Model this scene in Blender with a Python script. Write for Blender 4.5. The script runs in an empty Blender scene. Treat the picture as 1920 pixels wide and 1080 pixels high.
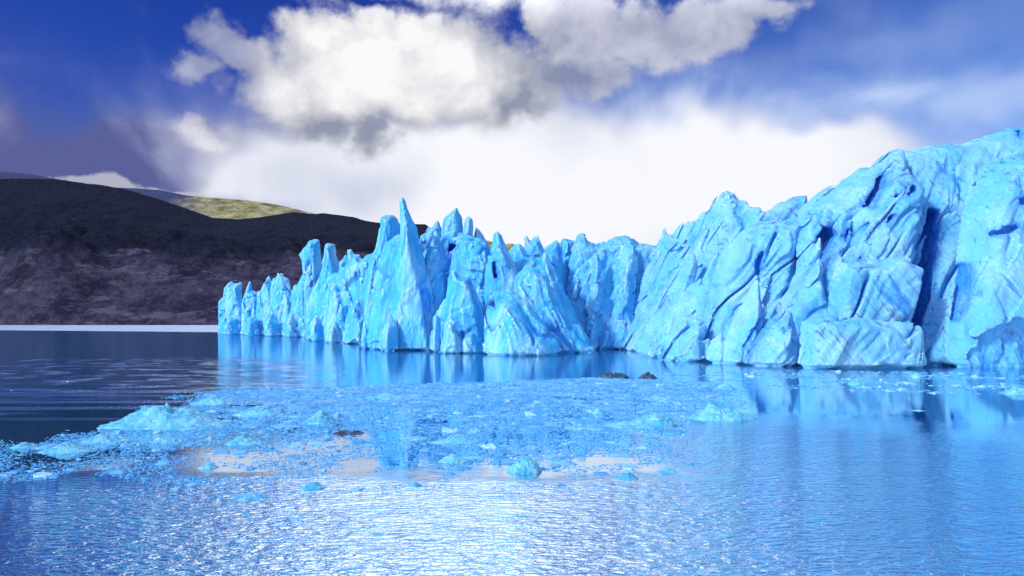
import bpy, math, random
import numpy as np
import openvdb as vdb

scene = bpy.context.scene
col = scene.collection
EXPOSURE = 0.2
F_PX, CX, HY, CAM_H = 1400.0, 960.0, 606.0, 8.0      # photo scale, horizon row and eye height above the lake

def water_pt(px, py):
    """The point of the lake surface seen at a place of the photo."""
    y = F_PX * CAM_H / (py - HY)
    return ((px - CX) / F_PX * y, y)

# ------------------------------------------------------------------ naming
def tag(o, label=None, cat=None, group=None, kind=None):
    if label: o['label'] = label
    if cat: o['category'] = cat
    if group: o['group'] = group
    if kind: o['kind'] = kind
    return o

def empty(name, loc):
    o = bpy.data.objects.new(name, None); o.location = loc; col.objects.link(o); return o

def mesh_obj(name, v, faces, mat, parent=None, smooth=True, attrs=None, loc=None):
    me = bpy.data.meshes.new(name)
    v = np.asarray(v, dtype=np.float32)
    if isinstance(faces, np.ndarray):
        n, k = faces.shape
        me.vertices.add(len(v)); me.vertices.foreach_set('co', v.ravel())
        me.loops.add(n * k); me.loops.foreach_set('vertex_index', faces.astype(np.int32).ravel())
        me.polygons.add(n)
        me.polygons.foreach_set('loop_start', np.arange(0, n * k, k, dtype=np.int32))
        me.polygons.foreach_set('loop_total', np.full(n, k, dtype=np.int32))
        me.update(calc_edges=True)
    else:
        me.from_pydata([tuple(map(float, q)) for q in v], [], faces); me.update()
    me.validate(verbose=False)
    me.polygons.foreach_set('use_smooth', np.full(len(me.polygons), smooth, dtype=bool))
    for nme, arr in (attrs or {}).items():
        at = me.attributes.new(nme, 'FLOAT', 'POINT'); at.data.foreach_set('value', np.asarray(arr, dtype=np.float32))
    me.materials.append(mat)
    o = bpy.data.objects.new(name, me); col.objects.link(o)
    if parent is not None:
        o.parent = parent
        o.location = tuple(-c for c in parent.location)
    elif loc is not None: o.location = loc
    return o

# ------------------------------------------------------------------ noise (numpy)
def _h(ix, iy, iz, seed):
    h = (ix.astype(np.uint32) * np.uint32(374761393)) ^ (iy.astype(np.uint32) * np.uint32(668265263)) ^ (iz.astype(np.uint32) * np.uint32(2147483647 - 61)) ^ np.uint32((seed * 1274126177) & 0xffffffff)
    h = (h ^ (h >> np.uint32(13))) * np.uint32(1274126177)
    return h ^ (h >> np.uint32(16))

def noise(x, y, z, seed=0):
    """Gradient noise, about -1..1."""
    xi = np.floor(x).astype(np.int64); yi = np.floor(y).astype(np.int64); zi = np.floor(z).astype(np.int64)
    fx = (x - xi).astype(np.float32); fy = (y - yi).astype(np.float32); fz = (z - zi).astype(np.float32)
    u = fx * fx * fx * (fx * (fx * 6 - 15) + 10); v = fy * fy * fy * (fy * (fy * 6 - 15) + 10); w = fz * fz * fz * (fz * (fz * 6 - 15) + 10)
    r = 0
    for a in (0, 1):
        wa = u if a else 1 - u
        for b in (0, 1):
            wb = v if b else 1 - v
            for c in (0, 1):
                wc = w if c else 1 - w
                h = _h(xi + a, yi + b, zi + c, seed)
                gx = (h & np.uint32(1023)).astype(np.float32) / 511.5 - 1
                gy = ((h >> np.uint32(10)) & np.uint32(1023)).astype(np.float32) / 511.5 - 1
                gz = ((h >> np.uint32(20)) & np.uint32(1023)).astype(np.float32) / 511.5 - 1
                r = r + wa * wb * wc * (gx * (fx - a) + gy * (fy - b) + gz * (fz - c))
    return r * 1.5

def fbm(x, y, z, octv=4, seed=0, gain=0.5, ridged=False):
    s = 0; a = 1.0; k = 1.0
    for i in range(octv):
        n = noise(x * k, y * k, z * k, seed + i * 17)
        s = s + a * ((1 - 2 * np.abs(n)) if ridged else n); a *= gain; k *= 2.03
    return s

def facets(x, y, z, seed=0):
    """Tilted flat facet per random cell: the chiselled look of broken ice."""
    xi = np.floor(x).astype(np.int64); yi = np.floor(y).astype(np.int64); zi = np.floor(z).astype(np.int64)
    best = np.full(x.shape, 1e9, np.float32); val = np.zeros(x.shape, np.float32)
    sx = np.where(x - xi > .5, 1, -1); sy = np.where(y - yi > .5, 1, -1); sz = np.where(z - zi > .5, 1, -1)
    for a in (0, 1):
        for b in (0, 1):
            for c in (0, 1):
                cx, cy, cz = xi + a * sx, yi + b * sy, zi + c * sz
                h = _h(cx, cy, cz, seed); h2 = _h(cx, cy, cz, seed + 91)
                r = [((q >> np.uint32(s)) & np.uint32(1023)).astype(np.float32) / 1023 for q in (h, h2) for s in (0, 10, 20)]
                dx = (x - (cx + .15 + .7 * r[0])).astype(np.float32); dy = (y - (cy + .15 + .7 * r[1])).astype(np.float32); dz = (z - (cz + .15 + .7 * r[2])).astype(np.float32)
                d = dx * dx + dy * dy + dz * dz
                t = (r[3] - .5) * dx * 2 + (r[4] - .5) * dy * 2 + (r[5] - .5) * dz * 2 + (r[3] + r[5] - 1) * .35
                m = d < best
                best = np.where(m, d, best); val = np.where(m, t, val)
    return val

def poly_sdf(pts, X, Z):
    """Signed distance (positive inside) to a closed outline."""
    P = np.asarray(pts, float); Q = np.roll(P, -1, 0)
    best = np.full(X.shape, 1e18); ins = np.zeros(X.shape, bool)
    for (ax, az), (bx, bz) in zip(P, Q):
        ex, ez = bx - ax, bz - az
        t = np.clip(((X - ax) * ex + (Z - az) * ez) / (ex * ex + ez * ez + 1e-12), 0, 1)
        best = np.minimum(best, (X - ax - t * ex) ** 2 + (Z - az - t * ez) ** 2)
        c = ((az > Z) != (bz > Z)) & (X < (bx - ax) * (Z - az) / (bz - az + 1e-12) + ax)
        ins ^= c
    d = np.sqrt(best)
    return np.where(ins, d, -d)

EDGE = 1.7
class Slab:
    """One block of ice: an outline standing on a leaning plane at its own distance, with a front bulge tf and a back depth tb (metres)."""
    def __init__(s, Y, pts, tf=4., tb=9., sl=.9, a=0., b=.2, sb=None, flat=.06, blue=True, through=None):
        s.blue = blue
        if through:                                   # plane through three spots of the photo at known distances
            A = np.array([[1, (p[0] - CX) / F_PX * p[2], CAM_H + (HY - p[1]) / F_PX * p[2]] for p in through]); c0, a, b = np.linalg.solve(A, [p[2] for p in through])
            Y = c0
        s.a, s.b, s.tf, s.tb, s.sl, s.sb, s.flat = a, b, tf, tb, sl * EDGE, sb or sl, flat
        xm = sum(p[0] for p in pts) / len(pts)
        s.X0 = 0. if through else (xm - CX) / F_PX * Y; s.Y0 = Y
        s.P = []
        for px, py in pts:
            u, v = (px - CX) / F_PX, (HY - py) / F_PX
            y = (Y - a * s.X0 + b * CAM_H) / (1 - a * u - b * v)
            s.P.append((u * y, CAM_H + v * y))
    def plane(s, X, Z): return s.Y0 + s.a * (X - s.X0) + s.b * Z
    def field(s, X, Z, Yg):
        d = poly_sdf(s.P, X, Z)
        def h(t, sl):
            e = sl * d
            return np.where(d < 0, e * 1.5, -np.logaddexp(-e * 2.2, -(t + s.flat * d) * 2.2) / 2.2 + math.log(2) / 2.2 * np.exp(-np.maximum(e, 0)))
        Yp = s.plane(X, Z)
        fr = (Yp - h(s.tf, s.sl)).astype(np.float32)[:, None, :]; bk = (Yp + h(s.tb, s.sb)).astype(np.float32)[:, None, :]
        k = 1 / math.sqrt(1 + s.a ** 2 + s.b ** 2)
        return np.minimum(Yg - fr, bk - Yg) * k
    def yrange(s):
        ys = [s.plane(x, max(z, -2)) for x, z in s.P]
        return min(ys) - s.tf - 4, max(ys) + s.tb + 3

class Cut(Slab):
    """A crevasse: hollow of an outline, from a little before its plane back to depth tb behind it."""
    def field(s, X, Z, Yg):
        d = poly_sdf(s.P, X, Z)
        bk = (s.plane(X, Z) + (1 - np.exp(-np.maximum(d, 0) / 1.3) + np.minimum(d, 0)) * abs(s.tb)).astype(np.float32)[:, None, :]
        fr = (s.plane(X, Z) - (s.tf if s.tf != 4. else 13.)).astype(np.float32)[:, None, :]
        return np.minimum(np.minimum(d.astype(np.float32)[:, None, :], (bk - Yg) * .6), Yg - fr)

def ice_part(name, slabs, cuts, vox, mat, parent, seed=0, along=(0., 1.), amp=1.0, stretch=4., cell=5.0, label=None, notch=1.5, grooves=0., cracks=1.6, fine=.62):
    xs = [p[0] for s in slabs for p in s.P]; zs = [p[1] for s in slabs for p in s.P]
    x0, x1, z0, z1 = min(xs) - 4, max(xs) + 4, -1.5, max(zs) + 3
    y0 = min(s.yrange()[0] for s in slabs); y1 = max(s.yrange()[1] for s in slabs)
    gx = np.arange(x0, x1, vox, dtype=np.float32); gy = np.arange(y0, y1, vox, dtype=np.float32); gz = np.arange(z0, z1, vox, dtype=np.float32)
    X, Z = np.meshgrid(gx, gz, indexing='ij'); Yg = gy[None, :, None]
    F = None
    for s in slabs:
        f = s.field(X, Z, Yg)
        F = f if F is None else np.maximum(F, f)
    F = F.astype(np.float32)
    C = np.full(F.shape, -9, np.float32); CF = C
    for c in cuts:
        if c.blue: C = np.maximum(C, c.field(X, Z, Yg))
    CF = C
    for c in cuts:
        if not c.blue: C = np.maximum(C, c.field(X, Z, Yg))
    I = np.nonzero(np.abs(F) < 3.2 * max(amp, .6) + vox)
    px, py, pz = gx[I[0]], gy[I[1]], gz[I[2]]
    un = math.hypot(*along); ax, az = along[0] / un, along[1] / un
    s_ = (px * ax + pz * az); t_ = (px * az - pz * ax)          # along and across the grain of the ice
    w = noise(px / 9, py / 9, pz / 9, seed + 5) * 2.2
    n = amp * 1.5 * facets((t_ + w) / cell, py / cell, (s_ + w) / (cell * stretch * .45), seed)
    n += amp * fine * facets((t_ + w) / (cell * .4), py / (cell * .4), (s_ + w) / (cell * .4 * stretch * .5), seed + 3)
    n += grooves * np.clip(noise(px / 14, py / 14, pz / 14, seed + 60) * 2 + .45, 0, 1) * (np.abs(noise((t_ + w * .7) / 1.9, py / 6, s_ / 26, seed + 61)) * 1.6 - .5)
    n += amp * .36 * fbm(t_ / 7, py / 7, s_ / (7 * stretch * .6), 3, seed + 7)
    n += amp * .13 * fbm(t_ / 1.5, py / 1.5, s_ / (1.5 * stretch), 2, seed + 9, ridged=True)
    def crack(x, y, z):
        s1 = x * ax + z * az; t1 = x * az - z * ax
        w1 = noise(x / 9, y / 9, z / 9, seed + 5) * 1.2
        q = np.abs(noise((t1 + w1) / 5.2, y / 9, s1 / 34, seed + 201)); m = np.clip(noise(x / 11, y / 11, z / 11, seed + 202) * 3.2 + .1, 0, 1)
        q2 = np.abs(noise((t1 + w1) / 13., y / 10, s1 / 60, seed + 203))
        return np.maximum(np.clip(1 - q / .055, 0, 1) * m, np.clip(1 - q2 / .035, 0, 1) * (1 - m))
    n -= cracks * crack(px, py, pz)
    edge = np.clip(F[I] / 1.0 + 1.6, .65, 1.0)
    und = notch * np.clip((.75 + .5 * noise(px / 5, py / 5, pz * 0, seed) - pz) / .6, 0, 1)
    F[I] += n * edge - und
    J = np.nonzero(C > -1.5)
    if len(J[0]):
        jx, jy, jz = gx[J[0]], gy[J[1]], gz[J[2]]
        C[J] += .55 * noise(jx / 2.2, jy / 2.2, jz / 3.5, seed + 77) + .25 * noise(jx / .8, jy / .8, jz / 1.2, seed + 78)
    np.minimum(F, -C, out=F)
    # cut level with the bottom of the grid so the mesh is closed under water
    F[:, :, 0] = -np.abs(F[:, :, 0]) - .1
    g = vdb.FloatGrid(background=-9.0); g.copyFromArray(-F if False else F, tolerance=0.0)
    pts, _, quads = g.convertToPolygons(0.0, 0.0)
    fi = pts
    ix = np.clip(np.round(fi).astype(int), 0, np.array(F.shape) - 1)
    Cv = CF[ix[:, 0], ix[:, 1], ix[:, 2]]
    P = np.empty_like(pts); P[:, 0] = x0 + pts[:, 0] * vox; P[:, 1] = y0 + pts[:, 1] * vox; P[:, 2] = z0 + pts[:, 2] * vox
    fresh_shade = np.maximum(np.clip((Cv + .9) / 1.2, 0, 1), .45 * np.clip((C[ix[:, 0], ix[:, 1], ix[:, 2]] + 1.) / 1.5, 0, 1)) if cuts else np.zeros(len(P))  # dense blue in cuts; the weaker blue paints the undercut's shade
    fresh_shade = np.maximum(fresh_shade, .75 * np.clip(crack(P[:, 0], P[:, 1], P[:, 2]) * 1.4 - .25, 0, 1))
    # keep the largest connected bodies only: drop crumbs left in the air
    keep = big_bodies(len(P), quads)
    m = keep[quads[:, 0]]
    quads = quads[m]; used = np.unique(quads); mp = np.full(len(P), -1); mp[used] = np.arange(len(used))
    P = P[used]; fresh_shade = fresh_shade[used]; quads = mp[quads]
    # outward faces
    a, b, c, d = (P[quads[:, i]] for i in range(4))
    vol = np.einsum('ij,ij->i', a, np.cross(b, c)).sum()
    if vol < 0: quads = quads[:, ::-1]
    o = mesh_obj(name, P, np.ascontiguousarray(quads), mat, parent, True, {'fresh_ice_shade': fresh_shade})
    if label: o['label'] = label
    return o

def big_bodies(n, quads, least=600):
    lab = np.arange(n)
    e = np.concatenate([quads[:, [0, 1]], quads[:, [1, 2]], quads[:, [2, 3]], quads[:, [3, 0]]])
    for _ in range(400):
        l0 = lab.copy()
        mn = np.minimum(lab[e[:, 0]], lab[e[:, 1]])
        np.minimum.at(lab, e[:, 0], mn); np.minimum.at(lab, e[:, 1], mn)
        lab = lab[lab]; lab = lab[lab]
        if (lab == l0).all(): break
    cnt = np.bincount(lab, minlength=n)
    return cnt[lab] > least
# ------------------------------------------------------------------ node helper
class NT:
    def __init__(s, tree): s.t = tree
    def n(s, typ, **kw):
        nd = s.t.nodes.new(typ)
        for k, v in kw.items(): setattr(nd, k, v)
        return nd
    def put(s, sock, v):
        if isinstance(v, V): s.t.links.new(v.s, sock)
        elif isinstance(v, bpy.types.NodeSocket): s.t.links.new(v, sock)
        elif v is not None: sock.default_value = v
    def m(s, op, *a, clamp=False):
        nd = s.n('ShaderNodeMath', operation=op, use_clamp=clamp)
        for i, x in enumerate(a): s.put(nd.inputs[i], x)
        return V(s, nd.outputs[0])
    def ramp(s, x, a, b, lo=0., hi=1., smooth=True):
        nd = s.n('ShaderNodeMapRange', interpolation_type='SMOOTHSTEP' if smooth else 'LINEAR')
        s.put(nd.inputs[0], x)
        for i, q in zip((1, 2, 3, 4), (a, b, lo, hi)): s.put(nd.inputs[i], q)
        return V(s, nd.outputs[0])
    def mix(s, f, a, b, blend='MIX'):
        nd = s.n('ShaderNodeMix', data_type='RGBA', blend_type=blend)
        s.put(nd.inputs[0], f)
        for i, q in ((6, a), (7, b)):
            s.put(nd.inputs[i], (*q, 1) if isinstance(q, tuple) and len(q) == 3 else q)
        return V(s, nd.outputs[2])
    def xyz(s, x, y, z=0.):
        nd = s.n('ShaderNodeCombineXYZ')
        for i, q in enumerate((x, y, z)): s.put(nd.inputs[i], q)
        return V(s, nd.outputs[0])
    def sep(s, v):
        nd = s.n('ShaderNodeSeparateXYZ'); s.put(nd.inputs[0], v)
        return [V(s, o) for o in nd.outputs]
    def noise(s, v, scale, detail=4., rough=.5, dist=0., dim='3D', out=0, w=None):
        nd = s.n('ShaderNodeTexNoise', noise_dimensions=dim)
        s.put(nd.inputs['Vector'], v)
        s.put(nd.inputs['Scale'], scale); s.put(nd.inputs['Detail'], detail); s.put(nd.inputs['Roughness'], rough); s.put(nd.inputs['Distortion'], dist)
        return V(s, nd.outputs[out])
    def voro(s, v, scale, feature='F1', out=0, rnd=1.):
        nd = s.n('ShaderNodeTexVoronoi', feature=feature)
        s.put(nd.inputs['Vector'], v); s.put(nd.inputs['Scale'], scale); s.put(nd.inputs['Randomness'], rnd)
        return V(s, nd.outputs[out])
    def mapping(s, v, scale=(1, 1, 1), rot=(0, 0, 0), loc=(0, 0, 0)):
        nd = s.n('ShaderNodeMapping'); s.put(nd.inputs[0], v)
        nd.inputs['Scale'].default_value = scale; nd.inputs['Rotation'].default_value = rot; nd.inputs['Location'].default_value = loc
        return V(s, nd.outputs[0])
    def bump(s, h, strength, dist, normal=None):
        nd = s.n('ShaderNodeBump'); s.put(nd.inputs['Strength'], strength); s.put(nd.inputs['Distance'], dist); s.put(nd.inputs['Height'], h)
        if normal is not None: s.put(nd.inputs['Normal'], normal)
        return V(s, nd.outputs[0])
class V:
    def __init__(s, nt, sock): s.nt, s.s = nt, sock
    def __add__(s, o): return s.nt.m('ADD', s, o)
    __radd__ = __add__
    def __sub__(s, o): return s.nt.m('SUBTRACT', s, o)
    def __rsub__(s, o): return s.nt.m('SUBTRACT', o, s)
    def __mul__(s, o): return s.nt.m('MULTIPLY', s, o)
    __rmul__ = __mul__
    def __truediv__(s, o): return s.nt.m('DIVIDE', s, o)
    def max(s, o): return s.nt.m('MAXIMUM', s, o)
    def min(s, o): return s.nt.m('MINIMUM', s, o)
    def clamp(s): return s.nt.m('ADD', s, 0., clamp=True)

def new_mat(name):
    m = bpy.data.materials.new(name); m.use_nodes = True
    nt = NT(m.node_tree); m.node_tree.nodes.clear()
    out = nt.n('ShaderNodeOutputMaterial'); p = nt.n('ShaderNodeBsdfPrincipled')
    m.node_tree.links.new(p.outputs[0], out.inputs[0])
    return m, nt, p, out

def lin(r, g, b):
    f = lambda c: (c / 255 / 12.92) if c <= 10 else ((c / 255 + .055) / 1.055) ** 2.4
    return (f(r), f(g), f(b))

def ice_material(name, grain=45., streak=.5, pale=0.):
    """Glacier ice: dense blue ice, paler weathered crust in patches, thin dirt bands along the grain, blue fresh ice where it broke open."""
    m, nt, p, _ = new_mat(name)
    P = V(nt, nt.n('ShaderNodeNewGeometry').outputs['Position'])
    g = math.radians(grain)
    Pm = nt.mapping(P, rot=(0, g, 0))                                   # grain runs along local z
    big = nt.noise(P, .07, 3, .5)
    mid = nt.noise(nt.mapping(Pm, scale=(.35, .35, .10)), 1., 4, .55, .4)
    fine = nt.noise(nt.mapping(Pm, scale=(1.6, 1.6, .35)), 1., 5, .6)
    c = nt.mix(nt.ramp(mid, .34, .66), ICE_BLUE, ICE_CYAN)
    c = nt.mix(nt.ramp(big, .35, .65) * .55, c, ICE_MID)
    crust = nt.ramp(nt.noise(nt.mapping(Pm, scale=(.13, .13, .05), loc=(9, 3, 1)), 1., 5, .55, .4), .46, .66)
    c = nt.mix(crust * nt.ramp(fine, .3, .6, .6, 1.) * .8, c, ICE_PALE)
    pt = V(nt, nt.n('ShaderNodeNewGeometry').outputs['Pointiness'])
    c = nt.mix(nt.ramp(pt, .51, .57) * .8, c, ICE_RIM)                  # weathered white crust on the sharp edges
    stra = nt.noise(nt.mapping(Pm, scale=(1.9, 1.9, .12), loc=(4, 1, 2)), 1., 5, .6, .2)
    c = nt.mix(nt.ramp(stra, .46, .60) * .4, c, ICE_BLUE)
    c = nt.mix(pale * nt.ramp(big, .6, .3, .5, 1.), c, ICE_WHITE)
    # thin dirt bands
    band = nt.noise(nt.mapping(Pm, scale=(1.3, .9, .035), loc=(2, 5, 7)), 1., 5, .6, .25)
    where = nt.ramp(nt.noise(P, .05, 2, .5), .40, .60)
    c = nt.mix(nt.ramp(band, .56, .66) * where * streak, c, ICE_DIRT)
    fr = nt.n('ShaderNodeAttribute', attribute_name='fresh_ice_shade')
    fresh_shade = V(nt, fr.outputs['Fac'])
    veins = nt.ramp(nt.noise(nt.mapping(Pm, scale=(.5, .5, .05), loc=(1, 1, 4)), 1., 4, .6, .8), .60, .70)
    c = nt.mix(veins * .75, c, ICE_DEEP)
    c = nt.mix(fresh_shade * .88, c, nt.mix(nt.ramp(fine, .35, .6), ICE_FRESH_SHADE, ICE_DEEP))
    nt.put(p.inputs['Base Color'], c)
    p.inputs['Roughness'].default_value = .42
    p.inputs['Specular IOR Level'].default_value = .35
    h = nt.noise(nt.mapping(Pm, scale=(1.6, 1.6, .55)), 1., 8, .68, .3)
    h2 = nt.voro(nt.mapping(Pm, scale=(.55, .55, .2)), 1., 'F1')
    sc = nt.noise(P, 2.6, 5, .6)
    nt.put(p.inputs['Normal'], nt.bump(h * .6 + stra * .45 + h2 * .8 + sc * .4, .9, .6))
    return m
ICE_BLUE = (.020, .39, .88)
ICE_CYAN = (.050, .63, .97)
ICE_MID = (.09, .57, .95)
ICE_PALE = (.38, .78, .96)
ICE_RIM = (.60, .86, .97)
ICE_DEEP = (.015, .27, .80)
ICE_FRESH_SHADE = (.008, .21, .88)
ICE_WHITE = (.34, .70, .95)
ICE_DIRT = (.12, .19, .46)

M_ice_right = ice_material('leaning glacier ice', 38., .95, .55)
M_ice_left = ice_material('upright glacier ice', -8., .3, .05)
M_ice_bay = ice_material('bay glacier ice', 30., .6, .25)

def floe_material():
    m, nt, p, _ = new_mat('floating ice')
    P = V(nt, nt.n('ShaderNodeNewGeometry').outputs['Position'])
    n = nt.noise(P, .8, 5, .6)
    c = nt.mix(nt.ramp(n, .38, .62), (.07, .50, .86), (.20, .76, .96))
    c = nt.mix(nt.ramp(nt.noise(nt.mapping(P, scale=(1, 1, 2.5)), 2.2, 5, .65), .52, .66) * .8, c, (.55, .85, .96))
    nt.put(p.inputs['Base Color'], c)
    p.inputs['Roughness'].default_value = .3
    nt.put(p.inputs['Normal'], nt.bump(nt.noise(P, 3., 7, .65), 1., .3))
    return m
M_floe = floe_material()

def brash_material():
    m, nt, p, _ = new_mat('brash ice')
    oi = nt.n('ShaderNodeAttribute', attribute_name='tone')
    t = V(nt, oi.outputs['Fac'])
    P = V(nt, nt.n('ShaderNodeNewGeometry').outputs['Position'])
    patch = nt.ramp(nt.noise(P, .09, 3, .55), .35, .65)
    c = nt.mix(t, (.05, .31, .66), (.24, .62, .90))
    c = nt.mix(patch * .35, c, (.08, .36, .72))
    nt.put(p.inputs['Base Color'], c); p.inputs['Roughness'].default_value = .6; p.inputs['Specular IOR Level'].default_value = .12
    return m
M_brash = brash_material()

def chunk_material():
    m, nt, p, _ = new_mat('ice chunk')
    r = V(nt, nt.n('ShaderNodeObjectInfo').outputs['Random'])
    P = V(nt, nt.n('ShaderNodeNewGeometry').outputs['Position'])
    c = nt.mix(r, (.08, .36, .72), (.34, .72, .92))
    c = nt.mix(nt.ramp(nt.noise(P, 3., 4, .6), .45, .65) * .5, c, (.5, .8, .95))
    nt.put(p.inputs['Base Color'], c); p.inputs['Roughness'].default_value = .3
    nt.put(p.inputs['Normal'], nt.bump(nt.noise(P, 5., 5, .6), 1., .1))
    return m
M_chunk = chunk_material()

def dirty_material():
    m, nt, p, _ = new_mat('dirty ice')
    P = V(nt, nt.n('ShaderNodeNewGeometry').outputs['Position'])
    c = nt.mix(nt.ramp(nt.noise(P, 2., 5, .6), .42, .6), (.008, .022, .05), (.05, .15, .30))
    nt.put(p.inputs['Base Color'], c); p.inputs['Roughness'].default_value = .4
    nt.put(p.inputs['Normal'], nt.bump(nt.noise(P, 5., 5, .6), 1., .15))
    return m
M_dirty = dirty_material()

def water_material():
    m, nt, p, out = new_mat('lake water')
    P = V(nt, nt.n('ShaderNodeNewGeometry').outputs['Position'])
    x, y, z = nt.sep(P)
    wob = nt.noise(nt.mapping(P, scale=(.03, .06, .06)), 1., 4, .6)
    # ruffled areas: the near water, the wind streaks out left, the far line under the mountain
    # near edge of the calm water runs further out towards the left
    near = nt.ramp(y + (wob - .5) * 34., 42., 31.)
    right = nt.ramp(y + (wob - .5) * 30. + nt.ramp(x, 18., 34.) * 6., 70., 40.) * nt.ramp(x + (wob - .5) * 8., 7., 14.)
    lf = nt.ramp(x + y * .20 + (wob - .5) * 26., -2., -16.) * nt.ramp(y + (wob - .5) * 30., 74., 92.) * nt.ramp(y + (wob - .5) * 20., 178., 160.)
    streak = nt.ramp(nt.noise(nt.mapping(P, scale=(.16, .20, 1), rot=(0, 0, .03)), 1., 4, .65), .50, .60)
    lf2 = nt.ramp(x, -12., -24.) * nt.ramp(y, 60., 68.) * nt.ramp(y, 110., 90.) * nt.ramp(nt.noise(nt.mapping(P, scale=(.03, .35, 1), rot=(0, 0, .03)), 1., 3, .6), .48, .58)
    far = nt.ramp(y + x * .55 + (wob - .5) * 60., 500., 560.)
    ruf = near.max(right).max(lf * streak * .6).max(lf2)
    ndet = nt.noise(nt.mapping(P, scale=(1.0, 2.3, 1), rot=(0, 0, -.14)), 1.55, 3, .5, .5)
    fdet = nt.noise(nt.mapping(P, scale=(4.5, 7., 1), rot=(0, 0, -.2)), 1.3, 2, .5, .3)
    swell = nt.noise(nt.mapping(P, scale=(.25, .6, 1), rot=(0, 0, .3)), 1., 3, .5)
    b = nt.bump(ndet * .85 + fdet * .12 + swell * .7, ruf * WATER_NEAR, .34)
    ldet = nt.noise(nt.mapping(P, scale=(.5, 2.2, 1)), 1.2, 4, .6)
    b = nt.bump(ldet, far * 1.0, .9, b)
    b = nt.bump(nt.noise(nt.mapping(P, scale=(1.2, 2.6, 1)), 1.2, 3, .6), lf * (streak * .9 + .06), .34, b)
    b = nt.bump(nt.noise(nt.mapping(P, scale=(.6, 1.2, 1)), 1.1, 3, .5), nt.ramp(y, 60., 95., .035, .14), .12, b)
    nt.t.nodes.remove(p)
    df = nt.n('ShaderNodeBsdfDiffuse'); nt.put(df.inputs[0], (*WATER_BODY, 1)); 
    gl = nt.n('ShaderNodeBsdfGlossy'); nt.put(gl.inputs[0], (*WATER_TINT, 1)); nt.put(gl.inputs['Roughness'], nt.ramp(y, 60., 95., .03, .07) + far * .42)
    nt.put(gl.inputs['Normal'], b)
    fr = nt.n('ShaderNodeFresnel'); nt.put(fr.inputs[0], 2.6); nt.put(fr.inputs['Normal'], b)
    f = nt.ramp(V(nt, fr.outputs[0]), .18, .62, WATER_F0, .80, smooth=False)
    mx = nt.n('ShaderNodeMixShader'); nt.put(mx.inputs[0], f)
    nt.t.links.new(df.outputs[0], mx.inputs[1]); nt.t.links.new(gl.outputs[0], mx.inputs[2]); nt.t.links.new(mx.outputs[0], out.inputs[0])
    return m
WATER_NEAR, WATER_BODY, WATER_TINT, WATER_F0 = .6, (.008, .11, .27), (.82, .93, 1.), .84
M_water = water_material()

def hill_material(name, far=False):
    m, nt, p, _ = new_mat(name)
    P = V(nt, nt.n('ShaderNodeNewGeometry').outputs['Position'])
    x, y, z = nt.sep(P)
    n = nt.noise(P, .006, 8, .62)
    n2 = nt.noise(P, .03, 6, .65)
    if far:
        sunlit = nt.ramp(x + (nt.noise(P, .002, 4, .6) - .5) * 1400., -4050., -3400.)  # sunlit patch painted into the grass colour by position
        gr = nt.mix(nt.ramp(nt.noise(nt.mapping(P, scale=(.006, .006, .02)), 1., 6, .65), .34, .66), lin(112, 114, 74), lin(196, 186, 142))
        c = nt.mix(sunlit, (.06, .075, .17), gr)
    else:
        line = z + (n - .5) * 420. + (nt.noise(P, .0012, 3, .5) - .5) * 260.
        rock = nt.mix(nt.ramp(n2 * .45 + n * .55, .40, .60), (.020, .019, .045), (.078, .072, .125))
        rock = nt.mix(nt.ramp(nt.noise(nt.mapping(P, scale=(1, 1, 2.5), rot=(0, .4, 0)), .007, 7, .68), .54, .62) * .8, rock, (.13, .12, .19))
        rock = nt.mix(nt.ramp(nt.noise(nt.mapping(P, loc=(300, 0, 0)), .01, 6, .65), .58, .66) * .6, rock, (.035, .018, .022))
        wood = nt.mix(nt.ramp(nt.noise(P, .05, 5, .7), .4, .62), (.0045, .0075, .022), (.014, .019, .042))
        c = nt.mix(nt.ramp(line, 310., 420.), rock, wood)  # rock and wood coloured dark to carry the cloud shadow over the slope
    nt.put(p.inputs['Base Color'], c); p.inputs['Roughness'].default_value = .9; p.inputs['Specular IOR Level'].default_value = .1
    nt.put(p.inputs['Normal'], nt.bump(nt.noise(P, .02, 8, .7), 1., 40.))
    return m
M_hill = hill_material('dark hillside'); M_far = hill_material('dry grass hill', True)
B = 800    # a row of the photo well below every waterline: outlines run on under water
R = empty('glacier_ridge', (-60, 260, 0))
tag(R, 'long jagged bright blue ice ridge with thin spires in front of the dark mountain', 'glacier')
L, RT, MB_ = M_ice_left, M_ice_right, M_ice_bay

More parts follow.
